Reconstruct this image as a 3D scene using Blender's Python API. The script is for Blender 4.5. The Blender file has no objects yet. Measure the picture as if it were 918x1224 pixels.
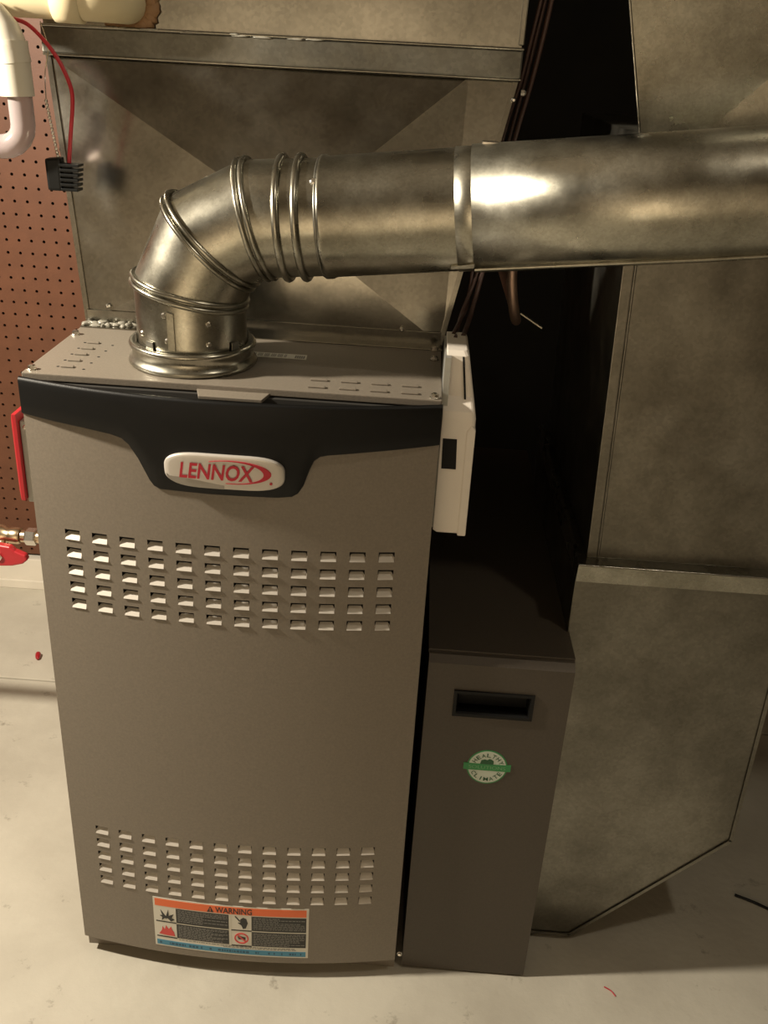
import bpy, bmesh, math, random
from mathutils import Vector, Matrix
random.seed(7)
SC = bpy.context.scene
COL = SC.collection

# ------------------------------------------------------------------ camera
cam_d = bpy.data.cameras.new('camera')
cam_d.sensor_fit = 'VERTICAL'
cam_d.sensor_height = 36.0
cam_d.lens = 1133.045 / 1224 * 36.0
cam_d.clip_start = 0.02
cam = bpy.data.objects.new('camera', cam_d)
COL.objects.link(cam)
cr = Vector((0.997367, 0.048135, 0.054234))
cu = Vector((-0.069768, 0.43312, 0.898632))
cf = Vector((-0.019766, 0.90005, -0.435338))
cam.matrix_world = Matrix(((cr.x, cu.x, -cf.x, 0.411968), (cr.y, cu.y, -cf.y, -0.939556),
                           (cr.z, cu.z, -cf.z, 1.189567), (0, 0, 0, 1)))
SC.camera = cam

# ------------------------------------------------------------------ world, lamps, exposure
world = bpy.data.worlds.new('world')
SC.world = world
world.use_nodes = True
world.node_tree.nodes['Background'].inputs['Color'].default_value = (1.0, 0.85, 0.65, 1)
world.node_tree.nodes['Background'].inputs['Strength'].default_value = 0.02


def lamp(name, loc, power, radius, color):
    d = bpy.data.lights.new(name, 'POINT')
    d.energy = power
    d.shadow_soft_size = radius
    d.color = color
    o = bpy.data.objects.new(name, d)
    o.location = loc
    COL.objects.link(o)
    return o


WARM = (1.0, 0.89, 0.72)
lamp('main_bulb_light', (-0.62, -0.15, 1.40), 104, 0.035, WARM)    # bare work lamp hanging on the left
lamp('right_bulb_light', (1.12, -0.55, 2.20), 12.0, 0.045, WARM)    # a weak bulb on the right
# added unseen fill spot, bounced off the far wall behind the camera
sd_ = bpy.data.lights.new('added_fill_light', 'SPOT')
sd_.energy = 86
sd_.spot_size = math.radians(150)
sd_.spot_blend = 0.6
sd_.shadow_soft_size = 0.08
sd_.color = WARM
so_ = bpy.data.objects.new('added_fill_light', sd_)
so_.location = (-0.1, -2.1, 0.50)
so_.rotation_euler = (math.radians(-80), 0, 0)
COL.objects.link(so_)

SC.view_settings.view_transform = 'Standard'
SC.view_settings.look = 'None'
SC.view_settings.gamma = 1.0
SC.view_settings.use_curve_mapping = False
SC.view_settings.exposure = 0.0

# ------------------------------------------------------------------ materials
def nodes_of(m):
    m.use_nodes = True
    nt = m.node_tree
    return nt, nt.nodes['Principled BSDF']


def plain(name, col, rough=0.5, metal=0.0, spec=0.5, noise=0.0, nscale=60.0, bump=0.0, bscale=400.0, trans=0.0, coat=0.0):
    m = bpy.data.materials.new(name)
    nt, p = nodes_of(m)
    p.inputs['Base Color'].default_value = (*col, 1)
    p.inputs['Roughness'].default_value = rough
    p.inputs['Metallic'].default_value = metal
    p.inputs['Specular IOR Level'].default_value = spec
    p.inputs['Transmission Weight'].default_value = trans
    p.inputs['Coat Weight'].default_value = coat
    tc = nt.nodes.new('ShaderNodeTexCoord')
    if noise:
        n = nt.nodes.new('ShaderNodeTexNoise')
        n.inputs['Scale'].default_value = nscale
        n.inputs['Detail'].default_value = 5
        nt.links.new(tc.outputs['Object'], n.inputs['Vector'])
        r = nt.nodes.new('ShaderNodeMapRange')
        r.inputs['From Min'].default_value = 0.25
        r.inputs['From Max'].default_value = 0.75
        r.inputs['To Min'].default_value = 1 - noise
        r.inputs['To Max'].default_value = 1 + noise
        nt.links.new(n.outputs['Fac'], r.inputs['Value'])
        v = nt.nodes.new('ShaderNodeVectorMath')
        v.operation = 'SCALE'
        v.inputs[0].default_value = col
        nt.links.new(r.outputs['Result'], v.inputs['Scale'])
        nt.links.new(v.outputs['Vector'], p.inputs['Base Color'])
    if bump:
        n2 = nt.nodes.new('ShaderNodeTexNoise')
        n2.inputs['Scale'].default_value = bscale
        n2.inputs['Detail'].default_value = 3
        nt.links.new(tc.outputs['Object'], n2.inputs['Vector'])
        b = nt.nodes.new('ShaderNodeBump')
        b.inputs['Strength'].default_value = bump
        b.inputs['Distance'].default_value = 0.002
        nt.links.new(n2.outputs['Fac'], b.inputs['Height'])
        nt.links.new(b.outputs['Normal'], p.inputs['Normal'])
    return m


def galvanised(name, lo, hi, r0, r1, blotch=7.0, spangle=260.0, warp=0.0):
    """zinc-coated sheet: smudged tone, fine spangle in tone and gloss, slightly wavy sheet"""
    m = bpy.data.materials.new(name)
    nt, p = nodes_of(m)
    L = nt.links.new
    tc = nt.nodes.new('ShaderNodeTexCoord')
    n = nt.nodes.new('ShaderNodeTexNoise')
    n.inputs['Scale'].default_value = blotch
    n.inputs['Detail'].default_value = 7
    n.inputs['Roughness'].default_value = 0.62
    L(tc.outputs['Object'], n.inputs['Vector'])
    ramp = nt.nodes.new('ShaderNodeValToRGB')
    ramp.color_ramp.elements[0].position = 0.40
    ramp.color_ramp.elements[0].color = (*lo, 1)
    ramp.color_ramp.elements[1].position = 0.66
    ramp.color_ramp.elements[1].color = (*hi, 1)
    L(n.outputs['Fac'], ramp.inputs['Fac'])
    vo = nt.nodes.new('ShaderNodeTexVoronoi')
    vo.inputs['Scale'].default_value = spangle
    L(tc.outputs['Object'], vo.inputs['Vector'])
    sep = nt.nodes.new('ShaderNodeSeparateColor')
    L(vo.outputs['Color'], sep.inputs['Color'])
    mr = nt.nodes.new('ShaderNodeMapRange')
    mr.inputs['To Min'].default_value = 0.90
    mr.inputs['To Max'].default_value = 1.06
    L(sep.outputs['Red'], mr.inputs['Value'])
    vm = nt.nodes.new('ShaderNodeVectorMath')
    vm.operation = 'SCALE'
    L(ramp.outputs['Color'], vm.inputs[0])
    L(mr.outputs['Result'], vm.inputs['Scale'])
    L(vm.outputs['Vector'], p.inputs['Base Color'])
    rr = nt.nodes.new('ShaderNodeMapRange')
    rr.inputs['From Min'].default_value = 0.3
    rr.inputs['From Max'].default_value = 0.7
    rr.inputs['To Min'].default_value = r1
    rr.inputs['To Max'].default_value = r0
    n3 = nt.nodes.new('ShaderNodeTexNoise')
    n3.inputs['Scale'].default_value = 22
    n3.inputs['Detail'].default_value = 4
    L(tc.outputs['Object'], n3.inputs['Vector'])
    L(n3.outputs['Fac'], rr.inputs['Value'])
    L(rr.outputs['Result'], p.inputs['Roughness'])
    p.inputs['Metallic'].default_value = 1.0
    n2 = nt.nodes.new('ShaderNodeTexNoise')
    n2.inputs['Scale'].default_value = 5.5
    n2.inputs['Detail'].default_value = 2
    L(tc.outputs['Object'], n2.inputs['Vector'])
    b = nt.nodes.new('ShaderNodeBump')
    b.inputs['Strength'].default_value = warp
    b.inputs['Distance'].default_value = 0.02
    L(n2.outputs['Fac'], b.inputs['Height'])
    L(b.outputs['Normal'], p.inputs['Normal'])
    return m


M = {}
M['galv'] = galvanised('galvanised_duct', (0.27, 0.26, 0.225), (0.36, 0.345, 0.30), 0.15, 0.25, warp=0.2)
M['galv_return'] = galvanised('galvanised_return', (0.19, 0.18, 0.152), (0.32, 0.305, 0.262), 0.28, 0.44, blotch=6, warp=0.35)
M['galv_pipe'] = galvanised('galvanised_pipe', (0.33, 0.315, 0.26), (0.49, 0.475, 0.405), 0.22, 0.36, blotch=16, spangle=420)
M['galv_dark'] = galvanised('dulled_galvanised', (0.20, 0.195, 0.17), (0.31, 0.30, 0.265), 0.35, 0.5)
M['galv_dim'] = galvanised('dim_galvanised_strip', (0.12, 0.116, 0.10), (0.20, 0.193, 0.165), 0.35, 0.5)
M['paint'] = plain('grey_brown_paint', (0.20, 0.172, 0.138), 0.42, 0.0, 0.45, noise=0.10, nscale=350, bump=0.12, bscale=900)
M['tongue'] = plain('lit_tone_tongue', (0.62, 0.58, 0.52), 0.36, 0.35, 0.5)  # paler than the panel paint: bright lighting put into the tongue colour
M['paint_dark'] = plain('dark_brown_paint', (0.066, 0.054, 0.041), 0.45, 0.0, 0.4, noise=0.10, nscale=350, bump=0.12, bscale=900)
M['inside'] = plain('dark_cabinet_inside', (0.02, 0.018, 0.015), 0.8)
M['black'] = plain('black_plastic', (0.005, 0.005, 0.005), 0.46, 0, 0.22, bump=0.15, bscale=1200)
M['rubber'] = plain('black_moulded_plastic', (0.004, 0.0045, 0.0045), 0.4, 0, 0.25)
M['silver'] = plain('satin_silver', (0.60, 0.56, 0.51), 0.38, 0.35, 0.5)
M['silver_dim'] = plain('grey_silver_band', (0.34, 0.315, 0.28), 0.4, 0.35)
M['logo_red'] = plain('logo_red', (0.50, 0.012, 0.035), 0.4)
M['white'] = plain('white_plastic', (0.80, 0.74, 0.66), 0.42, noise=0.03, nscale=20)
M['pvc'] = plain('white_pvc', (0.66, 0.62, 0.52), 0.35)
M['pvc_cream'] = plain('cream_pvc', (0.66, 0.57, 0.37), 0.38, noise=0.06, nscale=14)
M['clear'] = plain('clear_tube', (0.56, 0.48, 0.48), 0.16, trans=0.5)
M['red'] = plain('red_wire', (0.48, 0.02, 0.035), 0.35)
M['red_enamel'] = plain('red_enamel', (0.40, 0.014, 0.022), 0.38, coat=0.2)
M['zinc'] = plain('bright_zinc', (0.75, 0.72, 0.66), 0.22, 1.0)
M['brass'] = plain('pale_brass', (0.72, 0.58, 0.40), 0.28, 1.0)
M['box_grey'] = plain('grey_steel_box', (0.36, 0.36, 0.33), 0.42, 0.5, noise=0.08, nscale=40)
M['cable'] = plain('brown_cable', (0.060, 0.028, 0.020), 0.5)
M['copper'] = plain('copper_tube', (0.70, 0.50, 0.40), 0.45, 0.8, noise=0.15, nscale=30)
M['label_white'] = plain('label_white', (0.66, 0.64, 0.57), 0.45)
M['label_black'] = plain('label_black', (0.022, 0.022, 0.020), 0.5)
M['label_print'] = plain('label_print', (0.17, 0.165, 0.15), 0.5)
M['label_orange'] = plain('label_orange', (0.78, 0.155, 0.045), 0.45)
M['label_blue'] = plain('label_blue', (0.055, 0.24, 0.38), 0.45)
M['label_red'] = plain('label_red', (0.62, 0.06, 0.055), 0.45)
M['green'] = plain('label_green', (0.035, 0.24, 0.075), 0.45)
M['green_dark'] = plain('label_dark_green', (0.015, 0.085, 0.03), 0.45)
M['sticker'] = plain('sticker_pale', (0.52, 0.58, 0.50), 0.45)
M['peg'] = plain('brown_hardboard', (0.125, 0.050, 0.026), 0.5, 0, 0.35, noise=0.10, nscale=30, bump=0.1, bscale=300)
M['trim'] = plain('white_baseboard_paint', (0.74, 0.69, 0.60), 0.45, noise=0.07, nscale=9)
M['darkwall'] = plain('shade_toned_back_wall', (0.018, 0.017, 0.016), 0.85, noise=0.3, nscale=8)  # near-black base colour stands in for the shade in the gap
M['roomwall'] = plain('warm_room_wall', (0.15, 0.12, 0.085), 0.7, noise=0.05, nscale=3)
M['panelling'] = plain('brown_panelled_wall', (0.58, 0.50, 0.39), 0.6, noise=0.1, nscale=4)
M['ceil'] = plain('plain_ceiling', (0.13, 0.11, 0.085), 0.8, noise=0.08, nscale=3)
M['caulk'] = plain('brown_caulk', (0.30, 0.17, 0.08), 0.6, bump=0.4, bscale=120)
M['silicone'] = plain('clear_silicone', (0.42, 0.40, 0.34), 0.14, trans=0.35)
M['hole'] = plain('dark_hole', (0.008, 0.007, 0.006), 0.9)


def concrete():
    m = bpy.data.materials.new('painted_concrete')
    nt, p = nodes_of(m)
    L = nt.links.new
    tc = nt.nodes.new('ShaderNodeTexCoord')

    def noise(s, d, rough=0.55):
        n = nt.nodes.new('ShaderNodeTexNoise')
        n.inputs['Scale'].default_value = s
        n.inputs['Detail'].default_value = d
        n.inputs['Roughness'].default_value = rough
        L(tc.outputs['Object'], n.inputs['Vector'])
        return n.outputs['Fac']
    r = nt.nodes.new('ShaderNodeValToRGB')
    r.color_ramp.elements[0].position = 0.32
    r.color_ramp.elements[0].color = (0.47, 0.435, 0.36, 1)
    r.color_ramp.elements[1].position = 0.62
    r.color_ramp.elements[1].color = (0.60, 0.565, 0.475, 1)
    L(noise(4.0, 8, 0.6), r.inputs['Fac'])
    r2 = nt.nodes.new('ShaderNodeValToRGB')           # sparse dark scuffs
    r2.color_ramp.elements[0].position = 0.31
    r2.color_ramp.elements[0].color = (0.45, 0.43, 0.40, 1)
    r2.color_ramp.elements[1].position = 0.39
    r2.color_ramp.elements[1].color = (1, 1, 1, 1)
    L(noise(17.0, 6, 0.7), r2.inputs['Fac'])
    mx = nt.nodes.new('ShaderNodeMix')
    mx.data_type = 'RGBA'
    mx.blend_type = 'MULTIPLY'
    mx.inputs['Factor'].default_value = 0.7
    L(r.outputs['Color'], mx.inputs['A'])
    L(r2.outputs['Color'], mx.inputs['B'])
    L(mx.outputs['Result'], p.inputs['Base Color'])
    p.inputs['Roughness'].default_value = 0.55
    p.inputs['Specular IOR Level'].default_value = 0.35
    b = nt.nodes.new('ShaderNodeBump')
    b.inputs['Strength'].default_value = 0.25
    b.inputs['Distance'].default_value = 0.003
    L(noise(60.0, 5), b.inputs['Height'])
    L(b.outputs['Normal'], p.inputs['Normal'])
    return m


M['concrete'] = concrete()

# ------------------------------------------------------------------ mesh helpers
class MB:
    """collects world-space geometry for ONE mesh object"""

    def __init__(self):
        self.v, self.f, self.s = [], [], []

    def add(self, vs, fs, smooth=False):
        o = len(self.v)
        self.v += [tuple(p) for p in vs]
        for f in fs:
            self.f.append([o + i for i in f])
            self.s.append(smooth)
        return self

    def box(self, x0, x1, y0, y1, z0, z1):
        vs = [(x, y, z) for z in (z0, z1) for y in (y0, y1) for x in (x0, x1)]
        return self.add(vs, [(0, 2, 3, 1), (4, 5, 7, 6), (0, 1, 5, 4), (2, 6, 7, 3), (0, 4, 6, 2), (1, 3, 7, 5)])

    def prism(self, poly, d):
        """extrude a polygon (3-D points) by vector d, closed"""
        n = len(poly)
        d = Vector(d)
        vs = [Vector(p) for p in poly] + [Vector(p) + d for p in poly]
        return self.add(vs, [list(range(n - 1, -1, -1)), list(range(n, 2 * n))] +
                        [(i, (i + 1) % n, n + (i + 1) % n, n + i) for i in range(n)])

    def sections(self, secs, smooth=False, cap=True, closed=True):
        """loft rings of equal length"""
        n = len(secs[0])
        vs = [p for s in secs for p in s]
        fs = []
        for k in range(len(secs) - 1):
            for i in range(n if closed else n - 1):
                j = (i + 1) % n
                fs.append((k * n + i, k * n + j, (k + 1) * n + j, (k + 1) * n + i))
        self.add(vs, fs, smooth)
        if cap:
            self.add(secs[0], [list(range(n - 1, -1, -1))])
            self.add(secs[-1], [list(range(n))])
        return self

    def tube(self, pts, r, seg=10, cap=True, smooth=True):
        pts = [Vector(p) for p in pts]
        rs = r if isinstance(r, (list, tuple)) else [r] * len(pts)
        up = None
        secs = []
        for i, p in enumerate(pts):
            t = (pts[min(i + 1, len(pts) - 1)] - pts[max(i - 1, 0)]).normalized()
            if up is None:
                a = Vector((0, 0, 1)) if abs(t.z) < 0.9 else Vector((1, 0, 0))
                up = (a - t * a.dot(t)).normalized()
            else:
                up = (up - t * up.dot(t)).normalized()
            w = t.cross(up)
            secs.append([p + (up * math.cos(2 * math.pi * k / seg) + w * math.sin(2 * math.pi * k / seg)) * rs[i]
                         for k in range(seg)])
        return self.sections(secs, smooth, cap)

    def loop_tube(self, pts, r, seg=6):
        """closed bead along a ring of points"""
        pts = [Vector(p) for p in pts]
        n = len(pts)
        c = sum(pts, Vector()) / n
        secs = []
        for i, p in enumerate(pts):
            t = (pts[(i + 1) % n] - pts[i - 1]).normalized()
            o = (p - c)
            o = (o - t * o.dot(t)).normalized()
            w = t.cross(o)
            secs.append([p + (o * math.cos(2 * math.pi * k / seg) + w * math.sin(2 * math.pi * k / seg)) * r
                         for k in range(seg)])
        secs.append(secs[0])
        return self.sections(secs, True, False)

    def revolve(self, prof, c, axis=(0, 0, 1), seg=24, cap=True, smooth=False):
        """prof: (radius, height) along axis from c"""
        ax = Vector(axis).normalized()
        a = Vector((1, 0, 0)) if abs(ax.x) < 0.9 else Vector((0, 1, 0))
        u = (a - ax * a.dot(ax)).normalized()
        w = ax.cross(u)
        c = Vector(c)
        secs = [[c + ax * h + (u * math.cos(2 * math.pi * k / seg) + w * math.sin(2 * math.pi * k / seg)) * r
                 for k in range(seg)] for r, h in prof]
        return self.sections(secs, smooth, cap)

    def blob(self, c, rx, ry, rz, seed=0, amp=0.25):
        rnd = random.Random(seed)
        bm = bmesh.new()
        bmesh.ops.create_icosphere(bm, subdivisions=2, radius=1)
        vs = []
        for q in bm.verts:
            k = 1 + rnd.uniform(-amp, amp)
            vs.append((c[0] + q.co.x * rx * k, c[1] + q.co.y * ry * k, c[2] + q.co.z * rz * k))
        bm.verts.index_update()
        fs = [[q.index for q in f.verts] for f in bm.faces]
        bm.free()
        return self.add(vs, fs, True)


WLOC = {}


def link(name, me, parent=None, loc=None):
    o = bpy.data.objects.new(name, me)
    COL.objects.link(o)
    if parent is not None:
        o.parent = parent
    if loc is not None:
        o.location = loc
    return o


def thing(name, label, cat, loc, group=None):
    o = link(name, None, None, loc)
    o.empty_display_size = 0.05
    o['label'] = label
    o['category'] = cat
    if group:
        o['group'] = group
    WLOC[o.name] = Vector(loc)
    return o


def part(name, mb, mat, parent=None, label=None, bevel=0.0, seg=2, recalc=True, kind=None, origin=None):
    """link mb as one mesh; verts are given in world space"""
    if parent is not None:
        base = WLOC[parent.name]
    else:
        base = Vector(origin) if origin else Vector((0, 0, 0))
    bm = bmesh.new()
    vs = [bm.verts.new(Vector(p) - base) for p in mb.v]
    for f, s in zip(mb.f, mb.s):
        try:
            fc = bm.faces.new([vs[i] for i in f])
            fc.smooth = s
        except ValueError:
            pass
    if bevel:
        bmesh.ops.remove_doubles(bm, verts=bm.verts, dist=1e-6)
        bmesh.ops.recalc_face_normals(bm, faces=bm.faces)
        es = [e for e in bm.edges if len(e.link_faces) == 2 and e.calc_face_angle(0) > 0.5]
        bmesh.ops.bevel(bm, geom=es, offset=bevel, segments=seg, profile=0.6, affect='EDGES', clamp_overlap=True)
    elif recalc:
        bmesh.ops.recalc_face_normals(bm, faces=bm.faces)
    me = bpy.data.meshes.new(name)
    bm.to_mesh(me)
    bm.free()
    me.materials.append(mat)
    o = link(name, me, parent, None if parent is not None else base)
    WLOC[o.name] = base
    if label:
        o['label'] = label
    if kind:
        o['kind'] = kind
    return o


def tag(o, label, cat, group=None):
    o['label'] = label
    o['category'] = cat
    if group:
        o['group'] = group
    return o


def smooth_path(pts, n=8):
    """Catmull-Rom through pts"""
    P = [Vector(p) for p in pts]
    P = [P[0] * 2 - P[1]] + P + [P[-1] * 2 - P[-2]]
    out = []
    for i in range(1, len(P) - 2):
        a, b, c, d = P[i - 1:i + 3]
        for k in range(n):
            t = k / n
            out.append(0.5 * ((2 * b) + (c - a) * t + (2 * a - 5 * b + 4 * c - d) * t * t + (3 * b - a - 3 * c + d) * t ** 3))
    out.append(P[-2])
    return out


# ------------------------------------------------------------------ the setting
fl = MB().box(-2.6, 4.0, -3.0, 1.1, -0.12, -0.012)
floor = part('floor', fl, M['concrete'])
floor['kind'] = 'structure'
part('slab', MB().box(-2.6, 4.0, -3.0, 0.618, -0.012, 0.0), M['concrete'], floor, bevel=0.002)
part('slab', MB().box(-2.6, 4.0, 0.622, 1.1, -0.012, 0.0), M['concrete'], floor, bevel=0.002)


def struct(name, mb, mat, bevel=0.0):
    o = part(name, mb, mat, bevel=bevel)
    o['kind'] = 'structure'
    return o


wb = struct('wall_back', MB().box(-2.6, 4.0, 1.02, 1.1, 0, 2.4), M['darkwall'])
struct('wall_left', MB().box(-2.7, -2.6, -3.0, 1.1, 0, 2.4), M['roomwall'])
struct('wall_right', MB().box(4.0, 4.1, -3.0, 1.1, 0, 2.4), M['roomwall'])
struct('wall_front', MB().box(-2.7, 4.1, -3.1, -3.0, 0, 2.4), M['panelling'])
struct('ceiling', MB().box(-2.7, 4.1, -3.1, 1.1, 2.4, 2.5), M['ceil'])

# pegboard panels on the back wall, with real holes
def pegboard(x0, z0, nx, nz, pitch, y, depth, r):
    mb = MB()
    k = 8
    for i in range(nx):
        for j in range(nz):
            cx, cz = x0 + (i + .5) * pitch, z0 + (j + .5) * pitch
            h = pitch / 2
            sq = [(h, 0), (h, h), (0, h), (-h, h), (-h, 0), (-h, -h), (0, -h), (h, -h)]
            oc = [(r * math.cos(a * math.pi / 4), r * math.sin(a * math.pi / 4)) for a in range(8)]
            vs = [(cx + a, y, cz + b) for a, b in sq] + [(cx + a, y, cz + b) for a, b in oc] + \
                 [(cx + a, y + depth, cz + b) for a, b in oc]
            fs = [(a, (a + 1) % k, k + (a + 1) % k, k + a) for a in range(k)] + \
                 [(k + a, k + (a + 1) % k, 2 * k + (a + 1) % k, 2 * k + a) for a in range(k)]
            mb.add(vs, fs)
    return mb


PIT = 0.0254
pb = pegboard(-1.20, 0.085, 53, 66, PIT, 0.987, 0.004, 0.0032)
part('pegboard', pb, M['peg'], wb, recalc=False)
part('pegboard', MB().box(-2.6, -1.21, 0.987, 0.993, 0.085, 1.77), M['peg'], wb)
for x in (-2.0, -1.205, -0.60, 0.15):
    part('furring_strip', MB().box(x - 0.02, x + 0.02, 0.994, 1.02, 0.0, 1.77), M['inside'], wb)
bb = MB().box(-2.6, 0.16, 0.972, 1.02, 0.0, 0.078)
bb.box(-2.6, 0.16, 0.966, 0.972, 0.0, 0.022)
struct('baseboard_back', bb, M['trim'], bevel=0.002)

# ------------------------------------------------------------------ furnace
W, H = 0.445, 0.866


def bow(x, s=0.022, off=0.0):
    u = (x - W / 2) / (W / 2)
    return -s * (1 - u * u) - off


fur = thing('furnace', 'tall grey-brown gas furnace with bowed louvred front and black top trim', 'furnace', (W / 2, 0.36, 0))
body = MB()
body.box(0.0, 0.004, 0.012, 0.71, 0.0, 0.858)
body.box(W - 0.004, W, 0.012, 0.71, 0.0, 0.858)
body.box(0.004, W - 0.004, 0.706, 0.71, 0.0, 0.858)
body.box(0.004, W - 0.004, 0.04, 0.706, 0.0, 0.006)
body.box(0.004, W - 0.004, 0.012, 0.016, 0.0, 0.028)
part('cabinet', body, M['paint'], fur)
part('inner_partition', MB().box(0.004, W - 0.004, 0.034, 0.038, 0.006, 0.85), M['inside'], fur)
part('top_plate', MB().box(0.0, W, 0.006, 0.71, 0.858, H), M['paint'], fur, bevel=0.0012)

# bowed front panel with 120 punched louvres
NC, PX, X0 = 12, 0.0322, 0.0432
HW, HH = 0.0088, 0.0060
PZ = 0.0225
rows = [0.6835 - PZ * i for i in range(5)] + [0.2420 - PZ * i for i in range(5)]
xs = {0.0, W}
for i in range(NC):
    c = X0 + PX * i
    xs |= {c - HW, c + HW}
    if i < NC - 1:
        xs.add(c + PX / 2)
xs |= {0.014, 0.027, 0.418, 0.432}
xs = sorted(xs)
zs = {0.03, 0.842}
for z in rows:
    zs |= {z - HH, z + HH}
zs |= {0.40, 0.50, 0.76}
zs = sorted(zs)
hx = {round(X0 + PX * i - HW, 6) for i in range(NC)}
hz = {round(z - HH, 6) for z in rows}
pan = MB()
vs = [(x, bow(x), z) for z in zs for x in xs]
n = len(xs)
fs = []
for j in range(len(zs) - 1):
    for i in range(n - 1):
        if round(xs[i], 6) in hx and round(zs[j], 6) in hz:
            continue
        a = j * n + i
        fs.append((a, a + 1, a + n + 1, a + n))
pan.add(vs, fs, True)
for x, dx in ((0.0, 1), (W, -1)):                     # turned side flanges
    pan.add([(x, 0, 0.03), (x, 0.011, 0.03), (x, 0.011, 0.842), (x, 0, 0.842)], [(0, 1, 2, 3)])
low = [(x, bow(x), 0.03) for x in xs]
pan.sections([low, [(x, 0.011, 0.03) for x in xs]], False, False, False)
top = [(x, bow(x), 0.842) for x in xs]
pan.sections([top, [(x, 0.011, 0.842) for x in xs]], False, False, False)
panel = part('front_panel', pan, M['paint'], fur, recalc=False)

lv = MB()
k = 0.0018
yo, yi, zb, zt = -0.0014, 0.0048, -HH, 0.0016
# tongue: lower edge pushed out a little, upper edge pressed in behind the slot; two cheeks and an underside
lv.add([(-HW, yo, zb), (HW, yo, zb), (HW - k, yi, zt), (-HW + k, yi, zt)], [(0, 1, 2, 3)])
lv.add([(-HW, yo, zb), (HW, yo, zb), (HW, 0, zb), (-HW, 0, zb)], [(0, 1, 2, 3)])
lv.add([(-HW, yo, zb), (-HW, 0, zb), (-HW, 0, zt - 0.002), (-HW + k, yi, zt)], [(0, 1, 2, 3)])
lv.add([(HW, yo, zb), (HW, 0, zb), (HW, 0, zt - 0.002), (HW - k, yi, zt)], [(0, 1, 2, 3)])
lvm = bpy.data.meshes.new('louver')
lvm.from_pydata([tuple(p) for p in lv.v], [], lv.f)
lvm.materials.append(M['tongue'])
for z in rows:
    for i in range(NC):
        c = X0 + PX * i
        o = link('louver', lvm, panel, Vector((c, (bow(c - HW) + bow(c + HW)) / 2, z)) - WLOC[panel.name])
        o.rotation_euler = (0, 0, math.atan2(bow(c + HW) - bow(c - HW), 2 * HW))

# black top trim
LOW = [(-0.001, 0.8225), (0.0316, 0.8198), (0.07, 0.817), (0.100, 0.8138), (0.112, 0.8105), (0.1195, 0.8035), (0.1285, 0.7877),
       (0.139, 0.7630), (0.143, 0.7570), (0.1496, 0.7538), (0.2045, 0.7528), (0.276, 0.7535), (0.292, 0.7555), (0.2985, 0.7600),
       (0.3043, 0.7696), (0.3109, 0.790), (0.3155, 0.8005), (0.322, 0.8055), (0.3297, 0.8072), (0.38, 0.8122), (0.446, 0.8185)]


def lowz(x):
    for (a, za), (b, zb) in zip(LOW, LOW[1:]):
        if a <= x <= b:
            return za + (zb - za) * (x - a) / (b - a)
    return LOW[-1][1]


def trimy(x, z):
    t = max(0.0, min(1.0, (z - 0.75) / 0.11))
    return bow(x, 0.0228 + 0.0122 * t, 0.0012 + 0.0018 * t)


txs = sorted({-0.001 + 0.447 * i / 60 for i in range(61)} | {a for a, b in LOW})
secs = []
for x in txs:
    zl, zu = lowz(x), 0.8635
    ring = [(x, bow(x) + 0.004, zl), (x, trimy(x, zl) + 0.0015, zl), (x, trimy(x, zl), zl + 0.0015)]
    for k2 in (0.35, 0.7):
        z = zl + (zu - zl) * k2
        ring.append((x, trimy(x, z), z))
    ring += [(x, trimy(x, zu), zu - 0.004), (x, trimy(x, zu) + 0.0012, zu - 0.001), (x, trimy(x, zu) + 0.004, zu),
             (x, trimy(x, zu) + 0.006, zu - 0.002), (x, bow(x) + 0.004, 0.842)]
    secs.append(ring)
tm = MB().sections(secs, True, True)
part('top_trim', tm, M['black'], fur, label='black curved plastic trim along the top of the front')
part('trim_tab', MB().prism([(0.186, 0.008, 0.8575), (0.264, 0.008, 0.8575), (0.258, -0.012, 0.856), (0.192, -0.012, 0.856)], (0, 0, 0.0035)),
     M['paint'], fur, bevel=0.0006)
part('trim_backing', MB().box(0.004, W - 0.004, 0.0, 0.006, 0.842, 0.857), M['inside'], fur)


def flat(mb, pts, yf, d=0.0004, sub=0):
    """thin plate: polygon of (x, z) laid over the surface y = yf(x, z)"""
    n = len(pts)
    f = [(x, yf(x, z) - d, z) for x, z in pts]
    b = [(x, yf(x, z) + 0.0003, z) for x, z in pts]
    mb.add(f + b, [list(range(n))] + [(i, (i + 1) % n, n + (i + 1) % n, n + i) for i in range(n)])


def flat_rect(mb, q, yf, d=0.0004, nx=12):
    """q: tl, tr, br, bl in (x, z); strip of columns that follows the surface"""
    tl, tr, br, bl = q
    T, B = [], []
    for i in range(nx + 1):
        t = i / nx
        T.append((tl[0] + (tr[0] - tl[0]) * t, tl[1] + (tr[1] - tl[1]) * t))
        B.append((bl[0] + (br[0] - bl[0]) * t, bl[1] + (br[1] - bl[1]) * t))
    pts = B + T[::-1]
    n = len(pts)
    f = [(x, yf(x, z) - d, z) for x, z in pts]
    b = [(x, yf(x, z) + 0.0003, z) for x, z in pts]
    fs = [(i, i + 1, n - 2 - i, n - 1 - i) for i in range(nx)]
    fs += [(i, (i + 1) % n, n + (i + 1) % n, n + i) for i in range(n)]
    mb.add(f + b, fs)


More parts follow.
